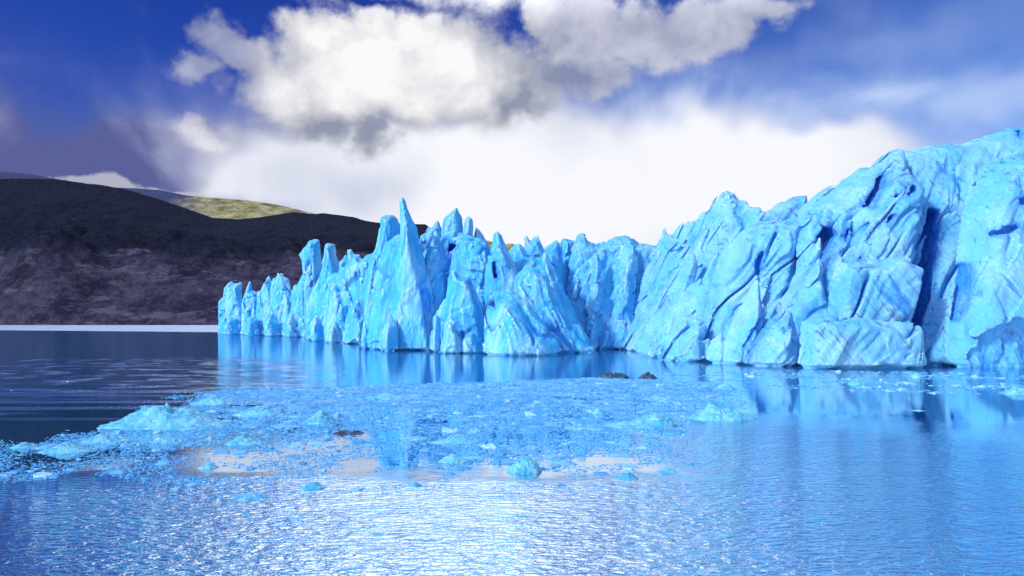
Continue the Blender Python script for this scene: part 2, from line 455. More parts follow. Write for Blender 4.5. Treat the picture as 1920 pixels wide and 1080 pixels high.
ice_part('far_wall', [
 Slab(548, [(404,B),(409,640),(411,565),(419,556),(421,540),(428,532),(434,527),(440,532),(448,529),(453,530),(454,552),(460,600),(475,B)], 6, 14, 1.2, a=-.5, b=.15),
 Slab(522, [(444,B),(452,570),(458,553),(463,540),(469,527),(472,545),(481,547),(488,560),(498,B)], 5, 10, 1.1, a=-.3, b=.15),
 Slab(500, [(474,B),(482,547),(490,543),(493,531),(505,517),(510,531),(516,560),(526,B)], 5, 12, 1.1, a=-.5, b=.15),
 Slab(470, [(498,B),(506,560),(509,530),(513,523),(519,520),(520,511),(535,515),(541,524),(546,537),(553,570),(564,B)], 6, 14, 1.1, a=-.6, b=.15),
 Slab(520, [(430,B),(440,566),(480,560),(520,552),(560,540),(585,B)], 3, 20, 1.2, a=-1.0, b=.2),
 Slab(440, [(536,B),(545,560),(550,538),(553,534),(558,533),(566,518),(578,500),(592,B)], 5, 12, 1.1, a=-.5, b=.1),
 Slab(528, [(408,B),(418,610),(432,590),(446,598),(456,B)], 5, 8, .9, b=.3),
 Slab(492, [(446,B),(458,606),(470,590),(484,600),(494,B)], 5, 8, .9, b=.3),
 Slab(462, [(484,B),(496,600),(510,585),(524,604),(534,B)], 5, 8, .9, b=.3),
 Slab(434, [(522,B),(534,602),(548,580),(562,598),(574,B)], 5, 8, .9, b=.3),
], [Cut(490,[(495,560),(500,555),(502,570),(497,580)],b=.1,tb=2)], .72, L, R, seed=11, cracks=1.2, amp=1.35, stretch=3.2, cell=6.5)

ice_part('twin_tower', [
 Slab(340, [(566,B),(576,560),(600,520),(640,505),(690,500),(712,530),(724,B)], 4, 14, 1., a=-.8, b=.15),
 Slab(372, [(560,B),(572,640),(570,560),(569,515),(566,490),(561,478),(568,468),(580,452),(590,449),(599,449),(601,470),(602,490),(600,540),(598,600),(600,B)], 5, 8, 1.3, a=-.25, b=.06),
 Slab(352, [(588,B),(594,580),(599,520),(604,492),(608,480),(609,461),(613,456),(628,457),(631,470),(635,490),(643,530),(656,600),(668,B)], 5, 9, 1.3, a=.1, b=.1),
 Slab(322, [(604,B),(612,575),(618,536),(624,527),(637,528),(650,560),(662,620),(684,B)], 4, 8, 1.1, a=-.2, b=.18),
 Slab(322, [(628,B),(635,492),(645,482),(648,477),(652,485),(652,470),(658,466),(664,477),(675,479),(679,487),(686,478),(697,476),(706,466),(722,500),(724,B)], 4, 9, 1.2, a=-.3, b=.1),
 Slab(335, [(572,B),(582,610),(592,590),(606,604),(616,B)], 5, 8, .9, b=.3),
 Slab(290, [(632,B),(644,610),(656,576),(672,562),(688,600),(698,B)], 4, 8, .9, a=-.4, b=.25),
 Slab(305, [(600,B),(612,622),(626,600),(640,615),(650,B)], 4, 8, .9, b=.3),
], [Cut(366,[(587,540),(592,510),(596,490),(599,505),(594,540),(589,565)],b=.08,tb=3.5),
    Cut(318,[(664,535),(666,512),(670,508),(670,525),(667,540)],b=.1,tb=2.5)], .58, L, R, seed=23, amp=1.0, stretch=3.4, cell=5.5)

ice_part('spire', [
 Slab(229, [(668,B),(680,640),(692,560),(708,500),(722,455),(744,440),(770,440),(790,500),(812,580),(830,680),(838,B)], 5, 10, .7, a=0., b=.14, flat=.02),
 Slab(238, [(668,B),(678,620),(682,560),(687,510),(697,476),(702,473),(706,455),(711,430),(714,425),(713,410),(722,403),(738,402),(746,411),(751,428),(752,500),(752,560),(750,620),(750,B)], 5, 8, 1.5, a=.35, b=.07, flat=.02),
 Slab(223, [(718,B),(728,620),(735,560),(741,500),(747,460),(751,430),(751,400),(748,377),(753,368),(759,374),(764,392),(769,405),(776,418),(781,427),(786,450),(796,490),(808,530),(815,570),(822,620),(832,680),(838,B)], 6, 8, 1.1, a=-.12, b=.06, flat=.05),
 Slab(215, [(700,B),(712,640),(722,600),(732,588),(744,610),(752,B)], 4, 7, .9, a=-.2, b=.25),
 Slab(228, [(668,B),(676,640),(684,600),(694,620),(706,B)], 4, 7, .9, a=-.2, b=.25),
 Slab(207, [(798,B),(805,640),(811,595),(818,588),(827,596),(828,680),(832,B)], 3, 6, 1.1, a=.1, b=.1),
], [], .4, L, R, seed=31, cracks=.7, amp=.62, stretch=3.5, cell=6.5)

ice_part('crown', [
 Slab(230, [(770,B),(784,480),(815,455),(850,430),(890,446),(925,490),(938,B)], 4, 14, 1., b=.16),
 Slab(214, [(800,B),(812,600),(834,560),(870,540),(905,560),(925,620),(940,B)], 4, 14, .8, b=.3),
 Slab(246, [(776,B),(784,470),(787,442),(795,437),(803,425),(812,424),(815,415),(820,413),(826,422),(832,440),(838,480),(846,B)], 4, 8, 1.3, a=-.2, b=.1),
 Slab(242, [(812,B),(825,450),(832,409),(845,398),(855,389),(866,407),(868,425),(868,480),(876,B)], 4, 7, 1.4, a=.3, b=.08),
 Slab(238, [(856,B),(865,450),(870,427),(872,412),(878,405),(885,411),(888,425),(889,450),(896,B)], 3.5, 7, 1.4, a=-.2, b=.08),
 Slab(240, [(876,B),(886,445),(892,424),(898,430),(905,440),(914,455),(924,474),(934,B)], 4, 9, 1.3, b=.1),
 Slab(222, [(830,B),(839,500),(842,465),(848,448),(868,441),(900,446),(914,456),(922,480),(930,540),(936,B)], 4, 9, 1.3, a=-.1, b=.14),
 Slab(227, [(784,B),(791,500),(799,456),(812,440),(822,446),(832,462),(839,505),(850,560),(858,B)], 4, 8, 1.3, a=.2, b=.12),
 Slab(206, [(816,B),(832,610),(838,545),(846,508),(852,506),(862,516),(880,520),(891,541),(904,580),(910,640),(912,B)], 4, 9, 1.4, a=-.1, b=.16),
 Slab(199, [(820,B),(826,650),(838,604),(853,601),(864,632),(865,660),(861,B)], 3, 7, 1.3, a=-.25, b=.16),
 Slab(200, [(856,B),(862,640),(874,625),(886,620),(904,640),(908,B)], 3, 7, 1.2, a=.2, b=.16),
], [Cut(232,[(842,466),(846,455),(860,462),(863,470),(852,476),(843,474)],b=.12,tb=4),
    Cut(226,[(843,500),(846,475),(849,480),(848,500),(842,520),(838,520)],b=.12,tb=4),
    Cut(214,[(812,555),(818,540),(826,560),(829,578),(822,572)],b=.12,tb=4)], .42, L, R, seed=47, grooves=.3, cracks=1.2, amp=.7, stretch=3., cell=4.4)

ice_part('buttress', [
 Slab(222, [(898,B),(912,520),(950,490),(1000,480),(1040,500),(1080,590),(1112,650),(1124,B)], 4, 16, 1., a=.05, b=.2),
 Slab(190, [(898,B),(905,660),(906,605),(914,562),(930,546),(958,544),(985,558),(1006,584),(1026,610),(1046,640),(1060,668),(1066,B)], 7, 12, .75, a=-.05, b=.30, flat=.12),
 Slab(216, [(896,B),(908,520),(915,480),(923,460),(925,437),(931,434),(940,440),(947,455),(962,490),(987,540),(1012,590),(1028,B)], 4, 10, 1.2, a=-.25, b=.12),
 Slab(203, [(955,B),(966,522),(985,499),(1005,500),(1025,512),(1046,555),(1066,600),(1086,640),(1100,B)], 4, 10, 1.0, a=-.15, b=.22),
 Slab(228, [(944,B),(952,474),(965,459),(973,456),(983,463),(996,482),(1008,520),(1016,B)], 4, 9, 1.2, a=-.2, b=.12),
 Slab(230, [(970,B),(981,456),(983,443),(988,441),(994,452),(1000,445),(1008,442),(1013,452),(1026,480),(1052,530),(1066,570),(1074,B)], 3.5, 9, 1.3, a=-.1, b=.1),
 Slab(214, [(1004,B),(1014,484),(1022,472),(1036,500),(1056,545),(1072,590),(1088,612),(1108,642),(1122,662),(1128,B)], 4, 9, 1.1, a=-.3, b=.15),
 Slab(203, [(1036,B),(1048,625),(1064,600),(1084,610),(1100,635),(1118,660),(1124,B)], 3.5, 9, 1.0, a=-.15, b=.25),
 Slab(240, [(1004,B),(1020,463),(1030,456),(1040,450),(1046,448),(1053,460),(1060,520),(1082,600),(1102,640),(1110,B)], 4, 9, 1.2, a=-.1, b=.1),
 Slab(250, [(1036,B),(1048,470),(1054,446),(1065,448),(1078,452),(1086,480),(1097,540),(1107,580),(1113,640),(1118,B)], 4, 9, 1.2, a=.1, b=.1),
], [Cut(216,[(924,525),(925,495),(928,492),(932,510),(933,524)],b=.12,tb=5),
    Cut(208,[(1062,590),(1058,560),(1063,565),(1074,585),(1081,600),(1070,596)],b=.15,tb=6),
    Cut(200,[(912,566),(918,556),(929,560),(931,580),(920,575)],b=.25,tb=4.5),
    Cut(244,[(1052,500),(1054,470),(1060,466),(1061,485),(1056,505)],b=.1,tb=4)], .42, L, R, seed=59, grooves=1.0, along=(-.45, 1.), amp=.62, stretch=3.2, cell=5.)

BAY = empty('glacier_bay', (38, 235, 0))
tag(BAY, 'set back blue ice wall closing the bay between jagged ridge and leaning cliff', 'glacier')
ice_part('ice_wall', [
 Slab(232, [(1030,B),(1070,468),(1083,440),(1092,436),(1102,442),(1107,455),(1120,457),(1132,452),(1145,444),(1160,443),(1172,440),(1186,446),(1196,455),(1212,458),(1222,462),(1262,452),(1330,B)], 4, 14, 1.0, a=.1, b=.45),
 Slab(226, [(1092,B),(1098,600),(1102,540),(1110,480),(1120,465),(1130,500),(1132,560),(1122,620),(1130,B)], 3.5, 8, .8, a=.2, b=.35),
 Slab(228, [(1128,B),(1140,560),(1152,500),(1165,460),(1182,452),(1198,480),(1190,560),(1190,B)], 3.5, 8, .8, a=-.2, b=.42),
 Slab(226, [(1168,B),(1190,560),(1212,500),(1232,462),(1262,452),(1290,B)], 4, 8, .8, a=-.6, b=.45),
], [], .5, MB_, BAY, seed=71, grooves=1.3, along=(.35, 1.), amp=.85, stretch=3.2, cell=5.)

W = empty('glacier_cliff', (62, 150, 0))
tag(W, 'huge pale blue ice cliff of leaning slabs split by deep blue crevasses', 'glacier')
ice_part('flank', [
 Slab(0, [(1140,B),(1166,650),(1230,500),(1300,428),(1340,385),(1362,366),(1395,386),(1424,400),(1446,B)], 8, 60, 4., through=[(1166,656,224), (1390,686,152), (1380,375,213)]),
 Slab(220, [(1140,B),(1164,655),(1195,570),(1225,485),(1235,448),(1242,444),(1242,428),(1247,426),(1252,440),(1262,440),(1275,422),(1285,415),(1303,412),(1325,450),(1340,B)], 4, 12, 1.2, a=-.7, b=.15),
 Slab(196, [(1172,B),(1190,660),(1232,570),(1272,490),(1300,430),(1313,400),(1328,393),(1335,377),(1350,361),(1362,357),(1376,363),(1384,375),(1395,378),(1405,389),(1425,390),(1432,420),(1445,B)], 5, 12, 1.0, a=-.5, b=.32),
 Slab(184, [(1175,B),(1196,655),(1225,600),(1258,540),(1288,478),(1300,470),(1306,500),(1290,580),(1290,B)], 4, 10, .9, a=-.8, b=.3),
 Slab(172, [(1196,B),(1215,660),(1248,595),(1290,540),(1325,505),(1345,560),(1352,B)], 4, 10, .9, a=-.6, b=.4),
 Slab(184, [(1270,B),(1285,560),(1310,470),(1335,420),(1365,390),(1400,410),(1400,500),(1400,B)], 4, 8, .9, a=-.4, b=.35),
 Slab(205, [(1412,B),(1428,402),(1435,395),(1450,384),(1475,373),(1490,367),(1512,367),(1520,420),(1530,B)], 4, 12, 1.2, a=-.2, b=.2),
 Slab(160, [(1196,B),(1214,675),(1240,640),(1262,614),(1300,592),(1322,600),(1334,640),(1340,B)], 5, 9, .8, a=-.5, b=.45),
], [Cut(200,[(1314,470),(1312,452),(1320,442),(1327,450),(1326,466),(1320,472)],b=.3,tb=4),
    Cut(194,[(1268,500),(1282,470),(1297,440),(1300,444),(1288,474),(1273,504)],b=.4,tb=1.,tf=14),
    Cut(196,[(1376,432),(1382,418),(1392,406),(1394,412),(1386,426),(1379,438)],b=.35,tb=1.5,tf=10),
    Cut(176,[(1212,590),(1226,560),(1240,540),(1243,545),(1230,568),(1216,596)],b=.4,tb=1.,tf=16),
    Cut(176,[(1192,632),(1202,610),(1206,612),(1197,636)],b=.4,tb=1.,tf=16),
    Cut(186,[(1290,478),(1295,462),(1299,470),(1297,480)],b=.3,tb=3),
    Cut(172,[(1210,668),(1218,650),(1226,648),(1222,668)],b=.3,tb=4),
    Cut(158,[(1330,640),(1322,622),(1335,610),(1342,630)],b=.3,tb=4)], .34, RT, W, seed=83, fine=.3, grooves=1.0, cracks=2.4, along=(.62, 1.), amp=.75, stretch=6., cell=3.6)

ice_part('hollow_slab', [
 Slab(0, [(1290,B),(1310,560),(1345,480),(1395,424),(1480,416),(1490,460),(1500,540),(1530,B)], 3, 20, 1.2, through=[(1300,680,163), (1580,687,150), (1450,415,176)]),
 Slab(164, [(1286,B),(1308,610),(1322,515),(1345,474),(1385,432),(1420,416),(1470,411),(1500,408),(1508,416),(1502,450),(1500,490),(1486,540),(1450,600),(1440,B)], 5, 12, 1.1, a=-.4, b=.26),
 Slab(148, [(1325,B),(1350,660),(1375,600),(1398,560),(1415,524),(1421,524),(1428,560),(1431,590),(1427,640),(1420,B)], 4, 8, 1.1, a=-.15, b=.25),
 Slab(141, [(1380,B),(1400,655),(1430,606),(1468,580),(1484,585),(1500,640),(1501,672),(1494,B)], 5, 9, .9, a=-.1, b=.22, flat=.1),
 Slab(150, [(1418,B),(1436,610),(1478,532),(1518,480),(1537,446),(1541,500),(1550,560),(1566,590),(1582,625),(1590,B)], 4, 8, 1.1, a=-.15, b=.2),
 Slab(150, [(1315,B),(1324,660),(1336,632),(1352,622),(1364,650),(1372,B)], 3, 7, .9, a=-.1, b=.3),
], [Cut(160,[(1320,566),(1322,530),(1334,514),(1352,516),(1358,532),(1350,560),(1340,588),(1330,586)],b=.26,tb=7,tf=14),
    Cut(164,[(1308,572),(1312,556),(1322,548),(1322,566),(1313,576)],b=.26,tb=5),
    Cut(144,[(1392,682),(1397,655),(1418,622),(1436,596),(1431,590),(1412,616),(1393,648)],b=.22,tb=5,tf=10),
    Cut(160,[(1412,505),(1418,480),(1428,470),(1432,476),(1428,500),(1430,530),(1422,530)],b=.26,tb=3,tf=9),
    Cut(160,[(1345,500),(1362,470),(1384,444),(1388,448),(1368,478),(1350,505)],b=.26,tb=1.5,tf=9),
    Cut(146,[(1425,560),(1428,530),(1434,528),(1436,560),(1432,600),(1426,600)],b=.24,tb=6),
    Cut(138,[(1484,700),(1488,684),(1506,676),(1512,700)],b=.2,tb=7)], .28, RT, W, seed=97, fine=.3, grooves=1.1, cracks=2.4, along=(.75, 1.), amp=.5, stretch=7., cell=3.6)

ice_part('great_slab', [
 Slab(0, [(1470,B),(1495,410),(1575,346),(1640,310),(1684,282),(1700,310),(1724,362),(1716,470),(1704,520),(1700,640),(1704,B)], 3, 20, 1.2, through=[(1470,686,151), (1715,690,147), (1650,310,170)]),
 Slab(166, [(1470,B),(1488,430),(1498,398),(1514,379),(1530,364),(1552,350),(1571,342),(1573,339),(1585,335),(1600,325),(1612,315),(1632,314),(1645,299),(1665,282),(1688,274),(1693,282),(1700,305),(1712,335),(1728,360),(1725,400),(1716,470),(1706,500),(1712,B)], 4, 12, 1.2, a=-.25, b=.28),
 Slab(155, [(1540,B),(1556,560),(1570,470),(1608,392),(1650,336),(1672,326),(1698,322),(1722,345),(1732,357),(1726,400),(1714,480),(1704,505),(1712,B)], 4, 10, 1.1, a=-.1, b=.24),
 Slab(158, [(1600,B),(1606,600),(1640,480),(1680,410),(1722,372),(1724,400),(1714,480),(1706,505),(1708,B)], 5, 8, .8, a=.3, b=.22),
 Slab(140, [(1536,B),(1553,580),(1558,520),(1570,489),(1605,492),(1640,494),(1668,480),(1694,480),(1700,492),(1726,503),(1722,540),(1712,590),(1704,606),(1704,B)], 4, 11, 1.4, a=.05, b=.10, flat=.02),
 Slab(134, [(1484,B),(1498,640),(1502,604),(1530,588),(1600,596),(1660,601),(1726,606),(1733,640),(1735,B)], 3.5, 11, 1.1, a=.02, b=.12, flat=.03),
 Slab(150, [(1540,B),(1546,520),(1552,490),(1566,470),(1580,480),(1586,B)], 3, 8, 1., b=.15),
], [Cut(162,[(1498,492),(1502,450),(1512,430),(1532,436),(1538,448),(1520,476),(1508,494)],b=.28,tb=9),
    Cut(162,[(1588,398),(1598,374),(1614,352),(1618,340),(1630,336),(1624,354),(1608,382),(1597,402)],b=.26,tb=4),
    Cut(158,[(1564,455),(1570,435),(1577,432),(1574,448),(1566,458)],b=.26,tb=3.5),
    Cut(152,[(1568,487),(1578,466),(1592,458),(1592,470),(1578,484)],b=.2,tb=5),
    Cut(152,[(1608,490),(1612,478),(1622,474),(1621,488)],b=.2,tb=4),
    Cut(152,[(1535,500),(1540,480),(1554,462),(1552,476),(1542,500),(1540,515)],b=.2,tb=4),
    Cut(153,[(1652,420),(1664,404),(1668,406),(1657,424)],b=.22,tb=3),
    Cut(153,[(1690,368),(1704,352),(1707,356),(1694,376)],b=.22,tb=2)], .28, RT, W, seed=101, fine=.3, grooves=.9, cracks=2.2, along=(.8, 1.), amp=.5, stretch=6., cell=4.2)

ice_part('main_face', [
 Slab(158, [(1640,B),(1676,330),(1684,290),(1692,280),(1706,283),(1725,275),(1750,273),(1780,270),(1803,271),(1830,259),(1860,252),(1870,247),(1890,240),(1920,240),(1990,234),(2080,245),(2140,B)], 4, 16, 1.2, a=-.1, b=.34),
 Slab(137, [(1764,B),(1772,600),(1786,520),(1800,430),(1815,360),(1838,318),(1866,296),(1890,286),(1930,290),(2000,280),(2090,300),(2130,B)], 5, 14, .8, a=-.08, b=.2, flat=.05),
 Slab(143, [(1716,B),(1722,640),(1732,600),(1750,560),(1775,560),(1800,600),(1810,B)], 4, 10, .9, a=-.1, b=.25),
], [Cut(158,[(1700,620),(1702,560),(1712,500),(1722,430),(1732,392),(1749,398),(1746,440),(1737,500),(1731,560),(1720,610)],b=.3,tb=12,tf=8),
    Cut(136,[(1791,512),(1796,492),(1808,487),(1817,496),(1818,520),(1810,560),(1799,604),(1787,606),(1790,560),(1797,532)],b=.18,tb=6),
    Cut(133.2,[(1854,437),(1870,430),(1902,420),(1904,430),(1880,440),(1858,444)],b=.2,tb=1.6),
    Cut(133.,[(1902,378),(1912,368),(1934,370),(1934,384),(1910,386)],b=.2,tb=1.6),
    Cut(160,[(1866,270),(1872,258),(1884,254),(1880,266),(1870,274)],b=.34,tb=3.5),
    Cut(150,[(1852,320),(1858,314),(1870,312),(1864,322)],b=.2,tb=1.5),
    Cut(133.6,[(1790,900),(1797,690),(1805,652),(1824,640),(1842,626),(1862,612),(1884,604),(1905,598),(1930,594),(2160,590),(2160,900)],b=.12,tb=1.7,blue=False),  # hollow under a ledge; its shade is tinted into the ice colour
    ], .28, RT, W, seed=113, fine=.3, grooves=.8, cracks=2.0, along=(.45, 1.), amp=.42, stretch=6., cell=4.2)
# ------------------------------------------------------------------ lake
tag(mesh_obj('lake', [(-14000, -600, 0), (14000, -600, 0), (14000, 3500, 0), (-14000, 3500, 0)], [(0, 1, 2, 3)], M_water, smooth=False), kind='structure')

def grid_faces(nu, nv):
    i = np.arange(nu - 1)[:, None] * nv + np.arange(nv - 1)[None, :]
    i = i.ravel()
    return np.stack([i, i + nv, i + nv + 1, i + 1], 1)

def hillside(name, sil, y0, yr, y1, mat, seed, rough=55., vr=.72, u0=-900, u1=1500, nu=520, nv=150):
    px = np.linspace(u0, u1, nu)[:, None] * np.ones((1, nv)); v = np.linspace(0, 1, nv)[None, :] * np.ones((nu, 1))
    Y = np.where(v < vr, y0 + (yr - y0) * v / vr, yr + (y1 - yr) * (v - vr) / (1 - vr))
    X = (px - CX) / F_PX * Y
    py = np.interp(px, [s[0] for s in sil], [s[1] for s in sil])
    zr = CAM_H + (HY - py) / F_PX * yr
    t = np.clip(v / vr, 0, 1)
    prof = .80 * t + .20 * t ** 2 + .05 * np.sin(t * 6.3)
    Z = zr * prof - np.clip(v - vr, 0, 1) * zr * .9
    n = fbm(X / 900, Y / 900, Z * 0, 6, seed, .52, ridged=True) - .6
    n2 = fbm(X / 260, Y / 260, Z * 0, 5, seed + 4, .55)
    env = np.minimum(t * 5, 1) * np.clip((1 - t) * 2.2, .10, 1)
    gl = 1 - 2 * np.abs(noise(X / 420 + Z / 700, Z / 900, X * 0, seed + 30))
    spur = np.exp(-((px - 60) / 95) ** 2 - ((t - .16) / .13) ** 2) * rough * 2.2
    Z = Z + (n * rough * 1.6 + n2 * rough * .6 + gl * rough * .55 * (1 - t)) * env + spur
    Z = np.where(v == 0, -6, Z)
    V_ = np.stack([X, Y, Z], -1).reshape(-1, 3)
    return tag(mesh_obj(name, V_, grid_faces(nu, nv)[:, ::-1].copy(), mat), kind='structure')

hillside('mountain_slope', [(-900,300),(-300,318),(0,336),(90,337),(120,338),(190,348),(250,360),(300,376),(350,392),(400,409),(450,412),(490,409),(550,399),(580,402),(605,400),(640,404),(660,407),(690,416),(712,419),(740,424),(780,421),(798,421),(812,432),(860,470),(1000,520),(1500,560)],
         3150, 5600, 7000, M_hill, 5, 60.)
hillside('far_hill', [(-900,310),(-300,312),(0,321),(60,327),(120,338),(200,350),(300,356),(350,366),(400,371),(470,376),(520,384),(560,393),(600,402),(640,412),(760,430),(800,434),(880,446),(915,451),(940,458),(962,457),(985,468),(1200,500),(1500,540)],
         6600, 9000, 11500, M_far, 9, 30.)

# ------------------------------------------------------------------ floating ice
def floe(name, pxl, pxr, pyb, top, depth, label, cat='ice floe', seed=0, mat=None, group=None, rough=1.):
    """A low berg; TOP = the crest as (photo x, photo y) points, its front foot on row PYB."""
    cx, Y = water_pt((pxl + pxr) / 2, pyb)
    Y += depth / 2
    k = Y / F_PX; cx = ((pxl + pxr) / 2 - CX) * k; hw = (pxr - pxl) / 2 * k
    na, nr = 96, 34
    a = np.linspace(0, 2 * math.pi, na, endpoint=False)[:, None]; r = (np.linspace(0, 1, nr) ** .8)[None, :]
    wob = 1 + .13 * fbm(np.cos(a) * 1.6, np.sin(a) * 1.6, a * 0 + seed, 4, seed)
    x = hw * wob * r * np.cos(a); y = depth / 2 * wob * r * np.sin(a)
    tx = [(p[0] - (pxl + pxr) / 2) * k for p in top]; tz = [max(.03, CAM_H + (HY - p[1]) * k) for p in top]
    crest = sum(np.interp(x + o_ * hw, [-hw] + tx + [hw], [.0] + tz + [.0]) for o_ in (-.10, -.05, 0, .05, .10)) / 5
    fall = np.clip(1 - r ** 2.2, 0, 1) ** .75 + x * 0
    z = crest * np.clip(1 - (y / (depth / 2 * 1.05)) ** 2, 0, 1) ** .85 * (.25 + .75 * fall)
    s = max(.35, hw * .22)
    z = z * (1 + .26 * rough * fbm(x / s, y / s, x * 0 + seed, 5, seed + 3, .58)) + rough * .10 * np.maximum(crest, .15) * facets(x / s * 1.5, y / s * 1.5, x * 0, seed)
    z = np.maximum(z, .02) * np.clip((1 - r) * 12, 0, 1) - .3 * np.clip((r - .9) * 10, 0, 1)
    V_ = np.stack([x, y, z], -1).reshape(-1, 3)
    i = np.arange(na); j = np.arange(nr - 1)
    I, J = np.meshgrid(i, j, indexing='ij'); I = I.ravel(); J = J.ravel(); I2 = (I + 1) % na
    f = np.stack([I * nr + J, I * nr + J + 1, I2 * nr + J + 1, I2 * nr + J], 1)
    o = mesh_obj(name, V_, f, mat or M_floe, loc=(cx, Y, 0))
    return tag(o, label, cat, group)

FG = 'larger ice floes drifting on the lake'
floe('ice_floe', 176, 442, 808, [(235,783),(262,769),(288,764),(305,756),(322,763),(350,769),(392,779),(420,792)], 5.2, 'largest bright cyan ice floe with a low peaked crest', seed=3, group=FG)
floe('ice_floe', 70, 182, 852, [(95,840),(122,830),(150,836)], 2.6, 'low cyan ice floe in the brash nearest the dark water, below the largest peaked floe', seed=5, group=FG)
floe('ice_floe', 146, 246, 832, [(170,820),(196,811),(224,818)], 2.2, 'thin pale floe just in front of the left end of the largest peaked floe', seed=8, group=FG)
floe('ice_floe', 434, 532, 782, [(455,770),(488,761),(512,769)], 3.2, 'smooth low cyan floe beside the tail of the largest peaked floe', seed=11, group=FG)
floe('ice_floe', 352, 448, 760, [(375,751),(402,742),(425,749)], 3.6, 'flat pale floe at the back corner of the brash, by the dark water', seed=14, group=FG)
floe('ice_floe', 566, 640, 796, [(585,780),(602,769),(622,781)], 2.6, 'small peaked cyan floe amid the brash behind the dark dirty debris', seed=17, group=FG)
floe('ice_floe', 418, 500, 836, [(438,823),(458,815),(480,824)], 2., 'low blue floe in the middle of the brash in front of the largest floe', seed=20, group=FG)
floe('ice_floe', 945, 1019, 889, [(957,870),(975,862),(992,856),(1008,864)], 1.9, 'rounded pale blue ice boulder at the front edge of the brash beside white reflections', 'ice boulder', seed=23, group=FG, rough=.8)
floe('ice_floe', 1124, 1286, 804, [(1150,794),(1180,789),(1205,781),(1232,772),(1256,779),(1272,789)], 3.6, 'long cyan floe with a hump beside the double humped floe', seed=26, group=FG)
floe('ice_floe', 1288, 1422, 790, [(1300,775),(1318,767),(1334,756),(1352,765),(1378,768),(1400,777)], 3.6, 'double humped bright cyan floe alone at the edge of the open blue water', seed=29, group=FG, rough=1.25)
floe('ice_floe', 1334, 1384, 731, [(1348,724),(1362,718),(1374,725)], 2.6, 'small pale floe behind the double humped floe towards the ice cliff', seed=32, group=FG)
floe('ice_floe', 1588, 1626, 722, [(1598,714),(1608,709),(1618,714)], 2.4, 'small white floe drifting alone in front of the middle of the great cliff', seed=35, group=FG)
floe('ice_floe', 1704, 1728, 708, [(1710,702),(1717,698),(1722,702)], 2., 'tiny white floe close below the deep blue crevasse of the cliff', seed=38, group=FG)
floe('ice_floe', 1874, 1950, 740, [(1890,731),(1905,726),(1925,731)], 2.8, 'bright white floe at the far right below the cliff', seed=41, group=FG)
floe('ice_floe', 820, 880, 870, [(834,858),(848,851),(864,858)], 1.6, 'small pale peaked floe in the brash left of the rounded ice boulder', seed=44, group=FG)
floe('ice_floe', 800, 905, 834, [(830,824),(856,815),(880,822)], 2., 'wide low cyan floe at the centre of the brash field', seed=47, group=FG)
floe('ice_floe', 1056, 1120, 806, [(1070,800),(1088,795),(1104,800)], 1.8, 'thin low floe left of the long humped floe', seed=50, group=FG)
floe('ice_floe', 1108, 1136, 777, [(1115,769),(1122,765),(1129,769)], 1.3, 'small deep blue clear ice lump behind the long humped floe', 'ice lump', seed=53, group=FG)
floe('ice_floe', 562, 614, 919, [(575,907),(590,903),(603,908)], .9, 'flat blue floe on white reflecting water at the front of the brash', seed=56, group=FG, rough=.6)
floe('ice_floe', 434, 512, 936, [(455,927),(475,922),(495,927)], .9, 'dull blue flat floe nearest the viewer at the front fringe of the brash', seed=59, group=FG, rough=.6)
floe('ice_floe', 1152, 1198, 900, [(1165,889),(1178,884),(1188,890)], .9, 'blue lump of ice at the right front corner of the brash', 'ice lump', seed=62, group=FG)
floe('ice_floe', 1228, 1274, 888, [(1240,881),(1252,877),(1262,881)], .8, 'last flat sliver of floe off the right front corner of the brash', seed=65, group=FG, rough=.6)
floe('ice_floe', 764, 792, 914, [(770,907),(779,903),(786,907)], .7, 'small blue floe beside the mirrored spire tips', seed=68, group=FG)
floe('ice_floe', 370, 412, 880, [(380,873),(392,868),(402,873)], 1., 'small blue floe between two white reflecting pools in the left of the brash', seed=71, group=FG)
floe('ice_floe', 1708, 1736, 771, [(1715,769),(1722,767.5),(1730,769)], .8, 'lone white sliver of ice on the dark blue water below the crevasse', seed=74, group=FG, rough=.5)
floe('ice_floe', 684, 760, 748, [(700,742),(722,737),(742,742)], 2.6, 'pale low floe below the foot of the tall spire', seed=77, group=FG)
floe('ice_floe', 1200, 1262, 752, [(1215,746),(1232,742),(1248,747)], 2.4, 'faint low floe between the dirty ice patches and the double humped floe', seed=80, group=FG)
floe('ice_floe', 20, 70, 842, [(32,834),(45,829),(58,835)], 1.5, 'small pale floe at the outermost left of the brash field', seed=83, group=FG)
floe('ice_floe', 278, 345, 832, [(295,824),(312,818),(330,824)], 1.7, 'small low floe directly in front of the largest peaked floe', seed=86, group=FG)
floe('dirty_ice', 1120, 1182, 709, [(1128,702),(1140,698),(1150,702),(1165,700),(1175,703)], 3., 'longer dark dirty ice patch on calm water in front of the bay', 'dirty ice', seed=90, mat=M_dirty, group='dark dirty ice patches', rough=2.2)
floe('dirty_ice', 1194, 1234, 710, [(1203,704),(1214,700),(1225,703)], 2.6, 'shorter dark dirty ice patch right of the longer one before the bay', 'dirty ice', seed=93, mat=M_dirty, group='dark dirty ice patches', rough=2.2)
floe('dirty_ice', 620, 684, 816, [(632,809),(645,807),(655,810),(670,807),(678,810)], 1.6, 'dark debris streaked ice patch in the middle of the pale brash', 'dirty ice', seed=96, mat=M_dirty, group='dark dirty ice patches', rough=2.2)

